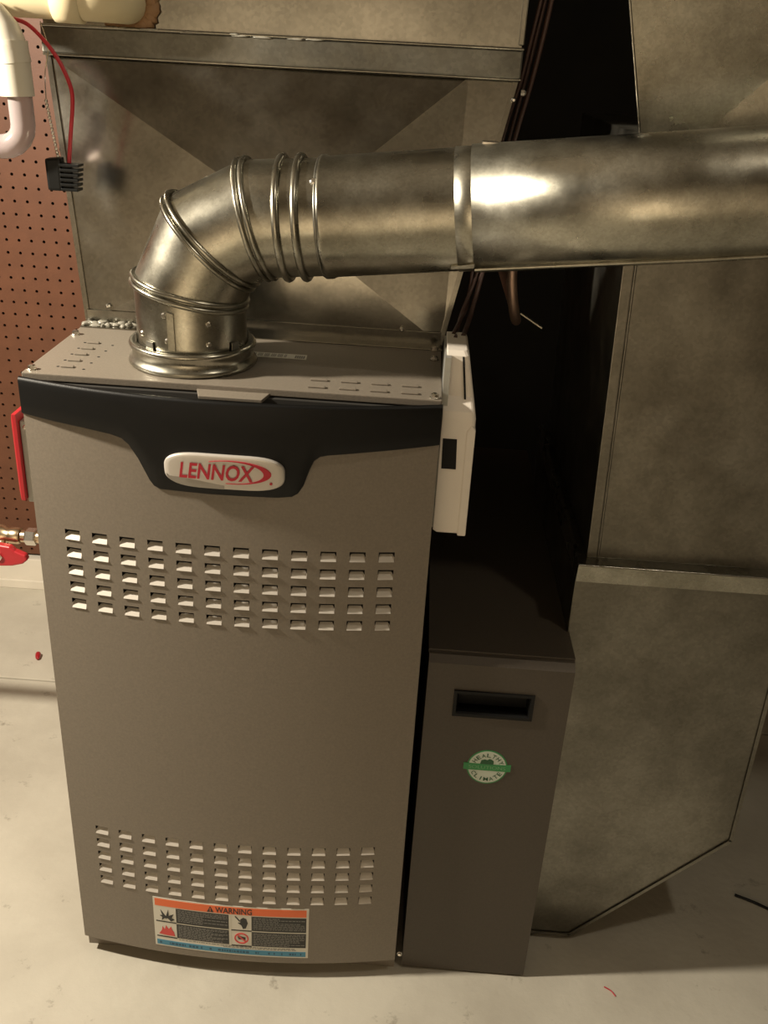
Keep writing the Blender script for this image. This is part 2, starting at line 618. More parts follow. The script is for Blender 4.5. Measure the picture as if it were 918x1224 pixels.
def text_mesh(mb, s, quad, yf, d, shear=0.0, thick=0.0, name='lettering', warp=None):
    """lettering fitted to quad (x0, x1, z0, z1) and laid over the surface"""
    cu_ = bpy.data.curves.new(name, 'FONT')
    cu_.body = s
    cu_.shear = shear
    cu_.offset = thick
    cu_.resolution_u = 3
    o = bpy.data.objects.new(name, cu_)
    COL.objects.link(o)
    bpy.context.view_layer.update()
    me = bpy.data.meshes.new_from_object(o.evaluated_get(bpy.context.evaluated_depsgraph_get()))
    X = [q.co.x for q in me.vertices]
    Y = [q.co.y for q in me.vertices]
    ax, bx, ay, by = min(X), max(X), min(Y), max(Y)
    x0, x1, z0, z1 = quad or (0, 1, 0, 1)
    vs = []
    for q in me.vertices:
        u, w = (q.co.x - ax) / (bx - ax), (q.co.y - ay) / (by - ay)
        if warp:
            x, z = warp(u, w)
        else:
            x, z = x0 + (x1 - x0) * u, z0 + (z1 - z0) * w
        vs.append((x, yf(x, z) - d, z))
    mb.add(vs, [list(p.vertices) for p in me.polygons])
    bpy.data.objects.remove(o)
    bpy.data.meshes.remove(me)
    bpy.data.curves.remove(cu_)
    return mb


# badge
bc = (0.2212, 0.7832)
brim = []
for i in range(48):
    a = 2 * math.pi * i / 48
    c_, s_ = math.cos(a), math.sin(a)
    x = bc[0] + 0.0640 * math.copysign(abs(c_) ** 0.42, c_)
    z = bc[1] + 0.0205 * math.copysign(abs(s_) ** 0.55, s_) * (1 - 0.16 * abs(c_) ** 2)
    brim.append((x, z))
bsec = []
for sc_, dd in ((1.0, -0.001), (1.0, 0.0028), (0.975, 0.0042), (0.9, 0.0046), (0.8, 0.0047), (0.7, 0.0048), (0.6, 0.0048), (0.5, 0.0048), (0.4, 0.0048), (0.3, 0.0048), (0.2, 0.0048), (0.1, 0.0048), (0.02, 0.0048)):
    sc_rim = [(bc[0] + (x - bc[0]) * sc_, bc[1] + (z - bc[1]) * sc_) for x, z in brim]
    bsec.append([(x, trimy(x, z) - dd, z) for x, z in sc_rim])
badge = part('badge', MB().sections(bsec, True, True), M['silver'], fur, label='silver oval badge with red lettering')


def badgey(x, z):
    return trimy(x, z) - 0.0052


tx = MB()
text_mesh(tx, 'LENNOX', (0.1735, 0.2545, 0.7742, 0.7935), badgey, 0.0006, shear=0.22, thick=0.022)
part('lettering', tx, M['logo_red'], badge, recalc=False)
sw = MB()
ou, inn = [], []
for i in range(25):
    a = math.radians(-100 + 225 * i / 24)
    ou.append((0.2300 + 0.0415 * math.cos(a), 0.7845 + 0.0140 * math.sin(a)))
    t = max(0, math.cos(math.radians((-100 + 225 * i / 24) - 10) * 0.9)) ** 1.5
    inn.append((0.2300 + (0.0408 - 0.0075 * t) * math.cos(a), 0.7845 + (0.0136 - 0.0022 * t) * math.sin(a)))
for i in range(24):
    flat(sw, [ou[i], ou[i + 1], inn[i + 1], inn[i]], badgey, 0.0005)
flat(sw, [(0.2710 + 0.0016 * math.cos(a * .785), 0.7735 + 0.0016 * math.sin(a * .785)) for a in range(8)], badgey, 0.0005)
part('swoosh', sw, M['logo_red'], badge, recalc=False)
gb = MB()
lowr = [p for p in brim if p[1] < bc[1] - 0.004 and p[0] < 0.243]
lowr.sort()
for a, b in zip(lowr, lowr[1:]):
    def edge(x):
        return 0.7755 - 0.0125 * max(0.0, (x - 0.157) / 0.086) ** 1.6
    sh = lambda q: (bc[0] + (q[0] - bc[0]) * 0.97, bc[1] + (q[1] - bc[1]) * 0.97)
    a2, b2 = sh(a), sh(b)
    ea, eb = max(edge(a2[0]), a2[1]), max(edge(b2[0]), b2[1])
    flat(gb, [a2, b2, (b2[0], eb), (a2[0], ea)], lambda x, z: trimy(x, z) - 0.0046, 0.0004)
part('badge_band', gb, M['silver_dim'], badge, label='grey band across the lower left of the badge', recalc=False)  # printed grey band, one of the badge's own colours

# warning label on the front
LTL, LTR, LBR, LBL = (0.1075, 0.1370), (0.3226, 0.1370), (0.3226, 0.0415), (0.1075, 0.0440)


def luv(u, w):
    xt, zt_ = LTL[0] + (LTR[0] - LTL[0]) * u, LTL[1] + (LTR[1] - LTL[1]) * u
    xb, zb_ = LBL[0] + (LBR[0] - LBL[0]) * u, LBL[1] + (LBR[1] - LBL[1]) * u
    return (xt + (xb - xt) * w, zt_ + (zb_ - zt_) * w)


def pany(x, z):
    return bow(x)


def lrect(mb, u0, u1, w0, w1, d, nx=10):
    flat_rect(mb, (luv(u0, w0), luv(u1, w0), luv(u1, w1), luv(u0, w1)), pany, d, nx)
    return mb


wl = part('warning_label', lrect(MB(), 0, 1, 0, 1, 0.0005, 20), M['label_white'], fur,
          label='white warning label with orange header and blue foot', recalc=False)
part('orange_header', lrect(MB(), 0.012, 0.985, 0.025, 0.165, 0.0008, 20), M['label_orange'], wl, recalc=False)
part('blue_foot', lrect(MB(), 0.012, 0.985, 0.875, 0.975, 0.0008, 20), M['label_blue'], wl, recalc=False)
wt = MB()
text_mesh(wt, 'WARNING', None, pany, 0.0011, thick=0.02, warp=lambda u, w: luv(0.405 + 0.235 * u, 0.155 - 0.115 * w))
tri = [luv(0.352, 0.155), luv(0.395, 0.155), luv(0.3735, 0.04)]
flat(wt, tri, pany, 0.0011)
part('lettering', wt, M['label_black'], wl, recalc=False)
te = MB()
flat(te, [luv(0.371, 0.075), luv(0.376, 0.075), luv(0.3755, 0.115), luv(0.3715, 0.115)], pany, 0.0014)
flat(te, [luv(0.371, 0.125), luv(0.376, 0.125), luv(0.376, 0.14), luv(0.371, 0.14)], pany, 0.0014)
part('triangle_mark', te, M['label_orange'], wl, recalc=False)
pr = MB()
for u0, u1 in ((0.152, 0.490), (0.640, 0.985)):
    for w0, w1 in ((0.185, 0.475), (0.50, 0.79)):
        part('text_panel', lrect(MB(), u0, u1, w0, w1, 0.0008, 10), M['label_black'], wl, recalc=False)
        w = w0 + 0.022
        rnd = random.Random(int(u0 * 1000 + w0 * 77))
        bold = w0 < 0.3
        while w < w1 - 0.02:
            u = u0 + 0.008
            end = u1 - 0.008 - rnd.choice((0, 0, 0.03, 0.1 if not bold else 0.16))
            while u < end - 0.004:
                l = rnd.uniform(0.008, 0.03)
                lrect(pr, u, min(u + l, end), w, w + 0.013, 0.0010, 1)
                u += l + 0.005
            w += 0.031 if bold else 0.026
rnd = random.Random(3)
for w in (0.815, 0.84):
    u = 0.16 if w < 0.83 else 0.45
    while u < 0.9:
        l = rnd.uniform(0.008, 0.03)
        lrect(pr, u, u + l, w, w + 0.010, 0.0008, 1)
        u += l + 0.005
part('small_print', pr, M['label_print'], wl, recalc=False, kind='stuff')
bp = MB()
rnd = random.Random(5)
u = 0.03
while u < 0.96:
    l = rnd.uniform(0.006, 0.02)
    if 0.46 < u < 0.49 or rnd.random() < 0.75:
        lrect(bp, u, u + l, 0.905, 0.945, 0.0010, 1)
    u += l + 0.006
part('foot_print', bp, plain('label_dark_blue', (0.02, 0.085, 0.15), 0.5), wl, recalc=False, kind='stuff')
ln = MB()
lrect(ln, 0.494, 0.502, 0.17, 0.80, 0.0008, 1)
part('divider', ln, M['label_white'], wl, recalc=False)
for u0, u1, w0, w1, nm in ((0.014, 0.148, 0.185, 0.475, 'a'), (0.014, 0.148, 0.50, 0.79, 'b'), (0.506, 0.636, 0.185, 0.475, 'c'), (0.506, 0.636, 0.50, 0.79, 'd')):
    fr = MB()
    for a, b, c_, d_ in ((u0, u1, w1, w1 + 0.02), (u1, u1 + 0.003, w0, w1)):
        lrect(fr, a, b, c_, d_, 0.0008, 2)
    part('pictogram_frame', fr, M['label_black'], wl, recalc=False)

    def P(u, w):
        return luv(u0 + (u1 - u0) * u, w0 + (w1 - w0) * w)
    g = MB()
    if nm == 'a':                                      # burst
        pts = [(0.28, 0.95), (0.32, 0.7), (0.2, 0.62), (0.33, 0.58), (0.24, 0.2), (0.42, 0.52), (0.5, 0.62), (0.62, 0.15), (0.64, 0.6), (0.88, 0.42),
               (0.78, 0.72), (0.92, 0.8), (0.75, 0.95), (0.65, 0.72), (0.5, 0.8), (0.4, 0.75)]
        c0 = (0.52, 0.68)
        for a, b in zip(pts, pts[1:] + pts[:1]):
            flat(g, [P(*c0), P(*a), P(*b)], pany, 0.0010)
        part('pictogram', g, M['label_black'], wl, recalc=False, label='black burst pictogram')
    elif nm == 'b':                                    # flames
        pts = [(0.12, 0.85), (0.25, 0.6), (0.3, 0.3), (0.4, 0.5), (0.48, 0.2), (0.6, 0.45), (0.72, 0.25), (0.78, 0.5), (0.85, 0.6), (0.9, 0.9)]
        for a, b in zip(pts, pts[1:]):
            flat(g, [P(0.5, 0.9), P(*a), P(*b)], pany, 0.0010)
        part('pictogram', g, M['label_red'], wl, recalc=False, label='red flame pictogram')
    elif nm == 'c':                                    # hand and probe
        pts = [(0.45, 0.25), (0.6, 0.12), (0.75, 0.2), (0.82, 0.5), (0.72, 0.85), (0.58, 0.9), (0.5, 0.65), (0.33, 0.5), (0.45, 0.48)]
        for a, b in zip(pts, pts[1:] + pts[:1]):
            flat(g, [P(0.62, 0.5), P(*a), P(*b)], pany, 0.0010)
        flat(g, [P(0.18, 0.08), P(0.22, 0.04), P(0.45, 0.36), P(0.42, 0.42)], pany, 0.0010)
        part('pictogram', g, M['label_black'], wl, recalc=False, label='black hand pictogram')
    else:                                              # prohibition ring
        R_ = [(0.5 + 0.36 * math.cos(a * math.pi / 10), 0.5 + 0.38 * math.sin(a * math.pi / 10)) for a in range(20)]
        I_ = [(0.5 + 0.29 * math.cos(a * math.pi / 10), 0.5 + 0.30 * math.sin(a * math.pi / 10)) for a in range(20)]
        for a in range(20):
            b = (a + 1) % 20
            flat(g, [P(*R_[a]), P(*R_[b]), P(*I_[b]), P(*I_[a])], pany, 0.0011)
        flat(g, [P(0.26, 0.28), P(0.31, 0.22), P(0.76, 0.7), P(0.71, 0.77)], pany, 0.0011)
        part('pictogram', g, M['label_red'], wl, recalc=False, label='red prohibition ring pictogram')
        g2 = MB()
        flat(g2, [P(0.3, 0.4), P(0.42, 0.36), P(0.7, 0.42), P(0.7, 0.58), P(0.36, 0.58)], pany, 0.0009)
        part('pictogram', g2, M['label_black'], wl, recalc=False)

# details of the top plate
def topz(mb, x0, x1, y0, y1, h=0.0012):
    return mb.prism([(x0, y0, H), (x1, y0, H), (x1 - 0.001, y1, H), (x0 + 0.001, y1, H)], (0, 0, h))


for i in range(5):
    y = 0.033 + 0.0235 * i
    x = 0.0330 - 0.0006 * i
    part('vent_slot', topz(MB(), x, x + 0.0145, y - 0.003, y + 0.003, 0.0020), M['paint'], fur, bevel=0.0009)
for i in range(4):
    for j in range(2):
        x = 0.302 + 0.033 * i
        y = 0.021 + 0.024 * j
        part('vent_slot', topz(MB(), x, x + 0.019, y - 0.003, y + 0.003, 0.0020), M['paint'], fur, bevel=0.0009)
ho = MB()
for i in range(5):
    ho.revolve([(0.0016, 0.0), (0.0016, 0.0003)], (0.0295 - 0.0005 * i, 0.033 + 0.0235 * i, H), seg=8)
    ho.revolve([(0.0016, 0.0), (0.0016, 0.0003)], (0.0588 + 0.0006 * i, 0.029 + 0.0235 * i, H), seg=8)
part('screw_holes', ho, M['hole'], fur, kind='stuff')


def screw(parent, p, axis=(0, 0, 1), r=0.0045):
    m = MB().revolve([(r * 1.25, 0), (r * 1.25, r * .25), (r, r * .3), (r * .9, r * 1.0), (r * .5, r * 1.2)], p, axis, 8)
    return part('screw', m, M['zinc'], parent)


for p in ((0.007, 0.018, H), (0.006, 0.158, H), (0.437, 0.013, H), (0.4365, 0.150, H), (0.4365, 0.190, H)):
    screw(fur, p)
screw(fur, (0.4515, 0.010, 0.031), (0, -1, 0), 0.003)
lab = part('barcode_label', topz(MB(), 0.222, 0.2885, 0.117, 0.135, 0.0004), M['label_white'], fur, label='narrow white barcode label')
bl = MB()
for i in range(26):
    x = 0.225 + 0.00155 * i
    if i % 5 != 3:
        bl.box(x, x + 0.0008, 0.121, 0.132, H + 0.0004, H + 0.0006)
for i in range(5):
    bl.box(0.2745 + i * 0.0024, 0.2763 + i * 0.0024, 0.120, 0.130, H + 0.0004, H + 0.0006)
part('barcode', bl, M['label_print'], lab, kind='stuff')

# ------------------------------------------------------------------ supply plenum above the furnace
ple = thing('supply_plenum', 'creased galvanised supply plenum standing on the furnace behind its flue pipe', 'duct', (W / 2, 0.45, H))
YB, YT = 0.215, 0.255
BL_, BR_ = (0.0, YB, 0.866), (0.446, YB, 0.866)
TL_, TR_ = (-0.0355, YT, 1.168), (0.5095, YT, 1.1705)
A_, B_ = (0.0235, YT, 1.1685), (0.4525, YT, 1.170)
C_ = (0.251, 0.2130, 1.004)
fr = MB()
fr.add([BL_, BR_, TR_, B_, A_, TL_, C_], [(5, 0, 6, 4), (4, 6, 3), (3, 6, 1, 2), (0, 1, 6)])
part('front_sheet', fr, M['galv'], ple, recalc=False)
sd = MB()
sd.add([BL_, TL_, (-0.0355, 0.70, 1.168), (0.0, 0.69, 0.866)], [(0, 1, 2, 3)])
sd.add([BR_, TR_, (0.5095, 0.70, 1.1705), (0.446, 0.69, 0.866)], [(0, 1, 2, 3)])
sd.add([(0.0, 0.69, 0.866), (0.446, 0.69, 0.866), (0.5095, 0.70, 1.1705), (-0.0355, 0.70, 1.168)], [(0, 1, 2, 3)])
part('side_sheet', sd, M['galv_dark'], ple, recalc=False)
ed = MB()
for sgn, (a, b) in ((-1, (BL_, TL_)), (1, (BR_, TR_))):
    a, b = Vector(a), Vector(b)
    ed = MB()
    ed.prism([a + Vector((0, -0.002, 0)), a + Vector((sgn * -0.006, -0.0022, 0)), b + Vector((sgn * -0.006, -0.0022, 0)), b + Vector((0, -0.002, 0))], (0, 0.004, 0))
    part('corner_seam', ed, M['galv'], ple)
part('base_flange', MB().box(0.0, 0.446, 0.190, 0.218, H, H + 0.0016).box(0.002, 0.444, 0.2125, 0.2145, H, H + 0.017), M['galv'], ple, bevel=0.0005)
part('drive_cleat', MB().prism([(-0.037, 0.2475, 1.1685), (0.511, 0.2475, 1.1705), (0.511, 0.2475, 1.2005), (-0.037, 0.2475, 1.1968)], (0, 0.011, 0)),
     M['galv_dim'], ple, label='flat cleat strip between the two duct sections', bevel=0.002)
part('cleat_edge', MB().tube([(-0.036, 0.247, 1.1975), (0.511, 0.247, 1.2012)], 0.0016, 8).tube([(-0.036, 0.248, 1.1675), (0.511, 0.248, 1.1700)], 0.0014, 8), M['galv'], ple)
ud = MB()
ud.add([(-0.036, 0.256, 1.19), (0.509, 0.256, 1.19), (0.509, 0.256, 1.9), (-0.036, 0.256, 1.9),
        (-0.036, 0.70, 1.19), (0.509, 0.70, 1.19), (0.509, 0.70, 1.9), (-0.036, 0.70, 1.9)],
       [(0, 1, 2, 3), (4, 5, 6, 7), (0, 4, 7, 3), (1, 5, 6, 2), (3, 2, 6, 7)])
part('upper_duct', ud, M['galv'], ple)
part('duct_corner', MB().box(0.505, 0.5115, 0.252, 0.262, 1.205, 1.9), M['galv'], ple, bevel=0.0015)
bo = MB()
bo.revolve([(0.004, 0), (0.004, 0.004), (0.002, 0.006)], (0.5135, 0.256, 1.157), (1, 0, 0), 8)
bo.revolve([(0.003, 0), (0.003, 0.003), (0.0015, 0.005)], (0.5055, 0.250, 1.149), (0, -1, 0), 8)
bo.revolve([(0.003, 0), (0.003, 0.003), (0.0015, 0.005)], (0.395, 0.2135, 0.884), (0, -1, 0), 8)
bo.revolve([(0.003, 0), (0.003, 0.003), (0.0015, 0.005)], (0.030, 0.2135, 0.889), (0, -1, 0), 8)
part('sheet_screws', bo, M['zinc'], ple, kind='stuff')
sl = MB()
rnd = random.Random(11)
for i in range(13):
    x = 0.004 + 0.0047 * i
    sl.blob((x, 0.203 + rnd.uniform(-0.008, 0.006), H + 0.0022), rnd.uniform(0.003, 0.007), rnd.uniform(0.003, 0.008), rnd.uniform(0.002, 0.0045), i, 0.35)
for i in range(10):
    sl.blob((0.05 + 0.025 * i + rnd.uniform(-.01, .01), 0.2465, 1.1985 + rnd.uniform(-.001, .001)), 0.010, 0.0015, 0.0012, 40 + i, 0.3)
part('sealant', sl, M['silicone'], ple, kind='stuff', label='lumps of clear sealant along the seams')

# ------------------------------------------------------------------ flue (vent) pipe
vent = thing('vent_pipe', 'galvanised round flue pipe rising from the furnace and elbowing off to the right', 'pipe', (0.1645, 0.088, H))
RP = 0.0600
AX = [Vector(p) for p in ((0.1645, 0.0885, 0.872), (0.1632, 0.0885, 0.9460), (0.1880, 0.0890, 0.9985), (0.2375, 0.0885, 1.0240), (0.3115, 0.0850, 1.0310),
                          (0.4650, 0.0740, 1.0505), (0.684, 0.0550, 1.0780), (1.45, 0.010, 1.180))]
NS = 40


def miter(i, r):
    """ring of the pipe at joint i, lying in the mitre plane"""
    p = AX[i]
    if i == 0:
        t = (AX[1] - AX[0]).normalized()
        nrm = t
    elif i == len(AX) - 1:
        t = (AX[i] - AX[i - 1]).normalized()
        nrm = t
    else:
        t = (AX[i] - AX[i - 1]).normalized()
        nrm = (t + (AX[i + 1] - AX[i]).normalized()).normalized()
    u = Vector((0, 1, 0))
    u = (u - t * u.dot(t)).normalized()
    w = t.cross(u)
    out = []
    for k in range(NS):
        a = 2 * math.pi * k / NS
        q = (u * math.cos(a) + w * math.sin(a)) * r
        out.append(p + q - t * (q.dot(nrm) / t.dot(nrm)))
    return out


def ring_at(i, f, r):
    """perpendicular ring at fraction f of segment i"""
    a, b = AX[i], AX[i + 1]
    t = (b - a).normalized()
    u = Vector((0, 1, 0))
    u = (u - t * u.dot(t)).normalized()
    w = t.cross(u)
    c = a + (b - a) * f
    return [c + (u * math.cos(2 * math.pi * k / NS) + w * math.sin(2 * math.pi * k / NS)) * r for k in range(NS)]


def seg_mesh(ra, rb):
    return MB().sections([ra, rb], True, False)


col_ = MB().revolve([(0.0655, 0.0), (0.0705, 0.0005), (0.0715, 0.003), (0.0700, 0.006), (0.0672, 0.009), (0.0668, 0.017), (0.0695, 0.0195), (0.0702, 0.0225),
                     (0.0690, 0.025), (0.0650, 0.0255), (0.0610, 0.0245)], (0.1645, 0.0885, H), seg=NS, cap=False, smooth=True)
part('base_collar', col_, M['galv_pipe'], vent)
ti = MB()
for a in (200, 236, 330, 20, 120):
    q = Vector((math.cos(math.radians(a)), math.sin(math.radians(a)), 0))
    w = Vector((-q.y, q.x, 0))
    c0 = Vector((0.1645, 0.0885, 0.886)) + q * 0.0612
    ti.prism([c0 - w * 0.006, c0 + w * 0.006, c0 + w * 0.005 + Vector((0, 0, 0.013)), c0 - w * 0.005 + Vector((0, 0, 0.013))], q * 0.0012)
part('collar_tabs', ti, M['galv_dark'], vent, kind='stuff')
for i in range(3):
    part('elbow_section', seg_mesh(miter(i, RP), miter(i + 1, RP)), M['galv_pipe'], vent, recalc=False)
part('elbow_section', seg_mesh(miter(3, RP), ring_at(3, 0.985, RP - 0.0006)), M['galv_pipe'], vent, recalc=False)
for i in (1, 2, 3):
    for dr, off in ((0.0012, -0.0035), (0.0012, 0.0035)):
        ax = (AX[i + 1] - AX[i - 1]).normalized()
        part('elbow_seam', MB().loop_tube([p + ax * off for p in miter(i, RP + dr)], 0.0030), M['galv_pipe'], vent, recalc=False)
for f in (0.42, 0.68):
    part('crimp_bead', MB().loop_tube(ring_at(3, f, RP + 0.0015), 0.0040, 8), M['galv_pipe'], vent, recalc=False)
for f in (0.955,):
    part('crimp_bead', MB().loop_tube(ring_at(3, f, RP - 0.0006), 0.0018, 8), M['galv_dark'], vent, recalc=False)
part('pipe_section', MB().sections([ring_at(3, 0.97, RP - 0.002), ring_at(3, 0.972, RP + 0.0025), ring_at(4, 0.02, RP + 0.0026), ring_at(4, 0.05, RP + 0.0008),
                                    ring_at(4, 1.0, RP + 0.0008)], True, False), M['galv_pipe'], vent, recalc=False)
part('pipe_section', MB().sections([ring_at(4, 0.985, RP + 0.0006), ring_at(4, 0.987, RP + 0.0030), miter(6, RP + 0.0030), miter(7, RP + 0.0030)], True, False),
     M['galv_pipe'], vent, recalc=False)
part('joint_band', MB().sections([ring_at(4, 0.88, RP + 0.0008), ring_at(4, 0.881, RP + 0.0016), ring_at(4, 0.987, RP + 0.0016)], True, False), M['galv_pipe'], vent, recalc=False)
# lengthwise lock seam low on the second section, rivets, drive screw
seam = []
for i0, f in ((4, 0.99), (5, 0.0), (5, 0.5), (5, 0.999), (6, 0.3)):
    r = ring_at(i0, f, RP + 0.0036)
    c = sum(r, Vector()) / NS
    t = (AX[i0 + 1] - AX[i0]).normalized()
    u = (Vector((0, -1, 0)) - t * Vector((0, -1, 0)).dot(t)).normalized()
    dn = (Vector((0, 0, -1)) - t * Vector((0, 0, -1)).dot(t)).normalized()
    ang = math.radians(58 if i0 == 4 or f < 0.6 else 58)
    seam.append(c + (u * math.cos(ang) + dn * math.sin(ang)) * (RP + 0.0036))
part('lock_seam', MB().tube(seam, 0.0022, 8), M['galv_pipe'], vent)
part('vertical_seam', MB().prism([(0.1520, 0.0272, 0.893), (0.1600, 0.0267, 0.893), (0.1590, 0.0267, 0.933), (0.1510, 0.0272, 0.935)], (0, 0.004, 0)), M['galv_pipe'], vent, bevel=0.0006)


def rivet(p, ax, r=0.0032):
    part('rivet', MB().revolve([(r, -0.001), (r, 0.0008), (r * .6, 0.002)], p, ax, 10, smooth=False), M['zinc'], vent)


for a, z in ((222, 0.905), (255, 0.930), (258, 0.903), (300, 0.922), (300, 0.900)):
    q = Vector((math.cos(math.radians(a)), math.sin(math.radians(a)), 0))
    rivet(Vector((0.164, 0.0885, z)) + q * RP, q)
r_ = ring_at(3, 0.86, RP)
for kk in (22,):
    c = sum(r_, Vector()) / NS
    p = c + (Vector((0, -0.72, 0.69))).normalized() * RP
    rivet(p, (0, -0.72, 0.69), 0.004)
c = AX[2] * 0.5 + AX[3] * 0.5
q = Vector((-0.25, -0.55, 0.78)).normalized()
rivet(c + Vector((-0.027, 0, 0.053)) * 0.98, (-0.45, 0, 0.89), 0.0035)
c = AX[5] + Vector((0.008, 0, 0))
part('drive_screw', MB().box(c.x - 0.008, c.x + 0.008, c.y - 0.006, c.y + 0.006, c.z + RP + 0.001, c.z + RP + 0.006), M['zinc'], vent, bevel=0.001)
part('dent_clip', MB().prism([c + Vector((-0.030, -0.030, -0.0545)), c + Vector((-0.006, -0.036, -0.0505)), c + Vector((-0.006, -0.040, -0.0455)), c + Vector((-0.030, -0.034, -0.0505))], (0, -0.002, -0.002)),
     M['galv_pipe'], vent, bevel=0.0006)

# ------------------------------------------------------------------ filter cabinet beside the furnace
fc = thing('filter_cabinet', 'narrow dark brown filter cabinet standing between the furnace and return duct', 'cabinet', (0.5435, 0.36, 0))
FX0, FX1 = 0.4560, 0.6320
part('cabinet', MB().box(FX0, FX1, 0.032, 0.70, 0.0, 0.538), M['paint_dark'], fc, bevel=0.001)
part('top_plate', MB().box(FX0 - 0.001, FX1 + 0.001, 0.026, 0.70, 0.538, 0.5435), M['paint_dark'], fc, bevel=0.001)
dm = MB()
hx0, hx1, hz0, hz1 = 0.4920, 0.5865, 0.4600, 0.4940
gx = [FX0, hx0, hx1, FX1]
gz = [0.004, hz0, hz1, 0.533]
dv = [(x, 0.012, z) for z in gz for x in gx]
df = [(j * 4 + i, j * 4 + i + 1, j * 4 + i + 5, j * 4 + i + 4) for j in range(3) for i in range(3) if not (i == 1 and j == 1)]
dm.add(dv, df)
out_ = [(FX0, 0.012, 0.004), (FX1, 0.012, 0.004), (FX1, 0.012, 0.533), (FX0, 0.012, 0.533)]
mid_ = [(FX0, 0.020, 0.004), (FX1, 0.020, 0.004), (FX1, 0.020, 0.541), (FX0, 0.020, 0.541)]
bk_ = [(FX0, 0.032, 0.004), (FX1, 0.032, 0.004), (FX1, 0.032, 0.541), (FX0, 0.032, 0.541)]
dm.sections([out_, mid_, bk_], False, False)
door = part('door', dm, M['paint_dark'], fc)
hm = MB()
o4 = [(hx0, hz0), (hx1, hz0), (hx1, hz1), (hx0, hz1)]


def rec(off, y):
    return [(hx0 + off, y, hz0 + off), (hx1 - off, y, hz0 + off), (hx1 - off, y, hz1 - off), (hx0 + off, y, hz1 - off)]


hm.sections([rec(-0.002, 0.012), rec(-0.002, 0.0095), rec(0.002, 0.0095), rec(0.0035, 0.0125), rec(0.0045, 0.028)], False, False)
hm.add(rec(0.0045, 0.028), [(0, 1, 2, 3)])
part('recessed_handle', hm, M['black'], door)
sy = lambda x, z: 0.012
sx, sz = 0.5415, 0.3800
stk = MB()
cir = [(sx + 0.0258 * math.cos(math.pi * a / 24), sz + 0.0270 * math.sin(math.pi * a / 24)) for a in range(48)]
flat(stk, cir, sy, 0.0004)
st = part('round_sticker', stk, M['green'], fc, label='round green and white sticker', recalc=False)
wm = MB()
flat(wm, [(sx + (x - sx) * .93, sz + (z - sz) * .93) for x, z in cir], sy, 0.0007)
o = part('sticker_face', wm, M['sticker'], st, recalc=False)
bm_ = MB()
flat(bm_, [(sx - 0.0300, sz - 0.0048), (sx - 0.0265, sz - 0.0052), (sx + 0.0265, sz - 0.0052), (sx + 0.0300, sz - 0.0048), (sx + 0.0300, sz + 0.0056), (sx + 0.0265, sz + 0.0052),
           (sx - 0.0265, sz + 0.0052), (sx - 0.0300, sz + 0.0056)], sy, 0.0010)
part('sticker_band', bm_, M['green'], st, recalc=False)
hs = MB()
flat(hs, [(sx - 0.0095, sz + 0.005), (sx + 0.0075, sz + 0.005), (sx + 0.0075, sz + 0.0105), (sx + 0.0050, sz + 0.0125), (sx + 0.002, sz + 0.0135), (sx - 0.0005, sz + 0.0115), (sx - 0.004, sz + 0.0125),
          (sx - 0.0080, sz + 0.0110)], sy, 0.0011)
part('sticker_house', hs, M['green_dark'], st, recalc=False)


def arc_text(mb, s, r, a0, a1, h, d, flip=False):
    n_ = len(s)
    for i, ch in enumerate(s):
        a = math.radians(a0 + (a1 - a0) * (i / (n_ - 1)))
        cx, cz = sx + r * math.cos(a), sz + r * math.sin(a)
        rot = a - math.pi / 2 if not flip else a + math.pi / 2
        wd = h * (0.25 if ch == 'I' else 0.85 if ch not in 'MW' else 1.05)

        def wp(u, w, cx=cx, cz=cz, rot=rot, wd=wd):
            p, q_ = (u - .5) * wd, (w - .5) * h
            return (cx + p * math.cos(rot) - q_ * math.sin(rot), cz + p * math.sin(rot) + q_ * math.cos(rot))
        text_mesh(mb, ch, None, sy, d, thick=0.01, warp=wp)


al = MB()
arc_text(al, 'HEALTHY', 0.0190, 150, 26, 0.0058, 0.0011)
arc_text(al, 'CLIMATE', 0.0190, 210, 330, 0.0058, 0.0011, True)
part('sticker_lettering', al, M['green_dark'], st, recalc=False)
am = MB()
text_mesh(am, 'SOLUTIONS', (sx - 0.0235, sx + 0.0235, sz - 0.0026, sz + 0.0026), sy, 0.0013, thick=0.0)
part('band_lettering', am, plain('label_light_green', (0.16, 0.36, 0.17), 0.5), st, recalc=False)

# ------------------------------------------------------------------ return duct on the right
rd = thing('return_duct', 'large dull galvanised return duct dropping to an angled boot on the right', 'duct', (0.77, 0.35, 0.0))
XL = 0.6340
boot_f = [(XL, 0.0085), (0.7066, 0.0080), (0.9067, 0.2189), (0.9000, 0.620), (0.6295, 0.620)]
bt = MB()
bt.prism([(x, 0.085, z) for x, z in boot_f], (0, 0.46, 0))
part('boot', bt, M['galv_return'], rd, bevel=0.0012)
be = MB()
pts = [Vector((x, 0.0838, z)) for x, z in boot_f]
for a, b in ((0, 1), (1, 2), (2, 3)):
    t = (pts[b] - pts[a]).normalized()
    nrm = Vector((-t.z, 0, t.x))
    be.prism([pts[a], pts[b], pts[b] + nrm * 0.005, pts[a] + nrm * 0.005], (0, -0.0012, 0))
part('boot_hem', be, M['galv_return'], rd)
DY = 0.120
DB = 0.100                                            # the drop leans back a little towards the top


def dropy(z):
    return DB + (DY - DB) * max(0.0, (z - 0.645)) / (1.128 - 0.645)


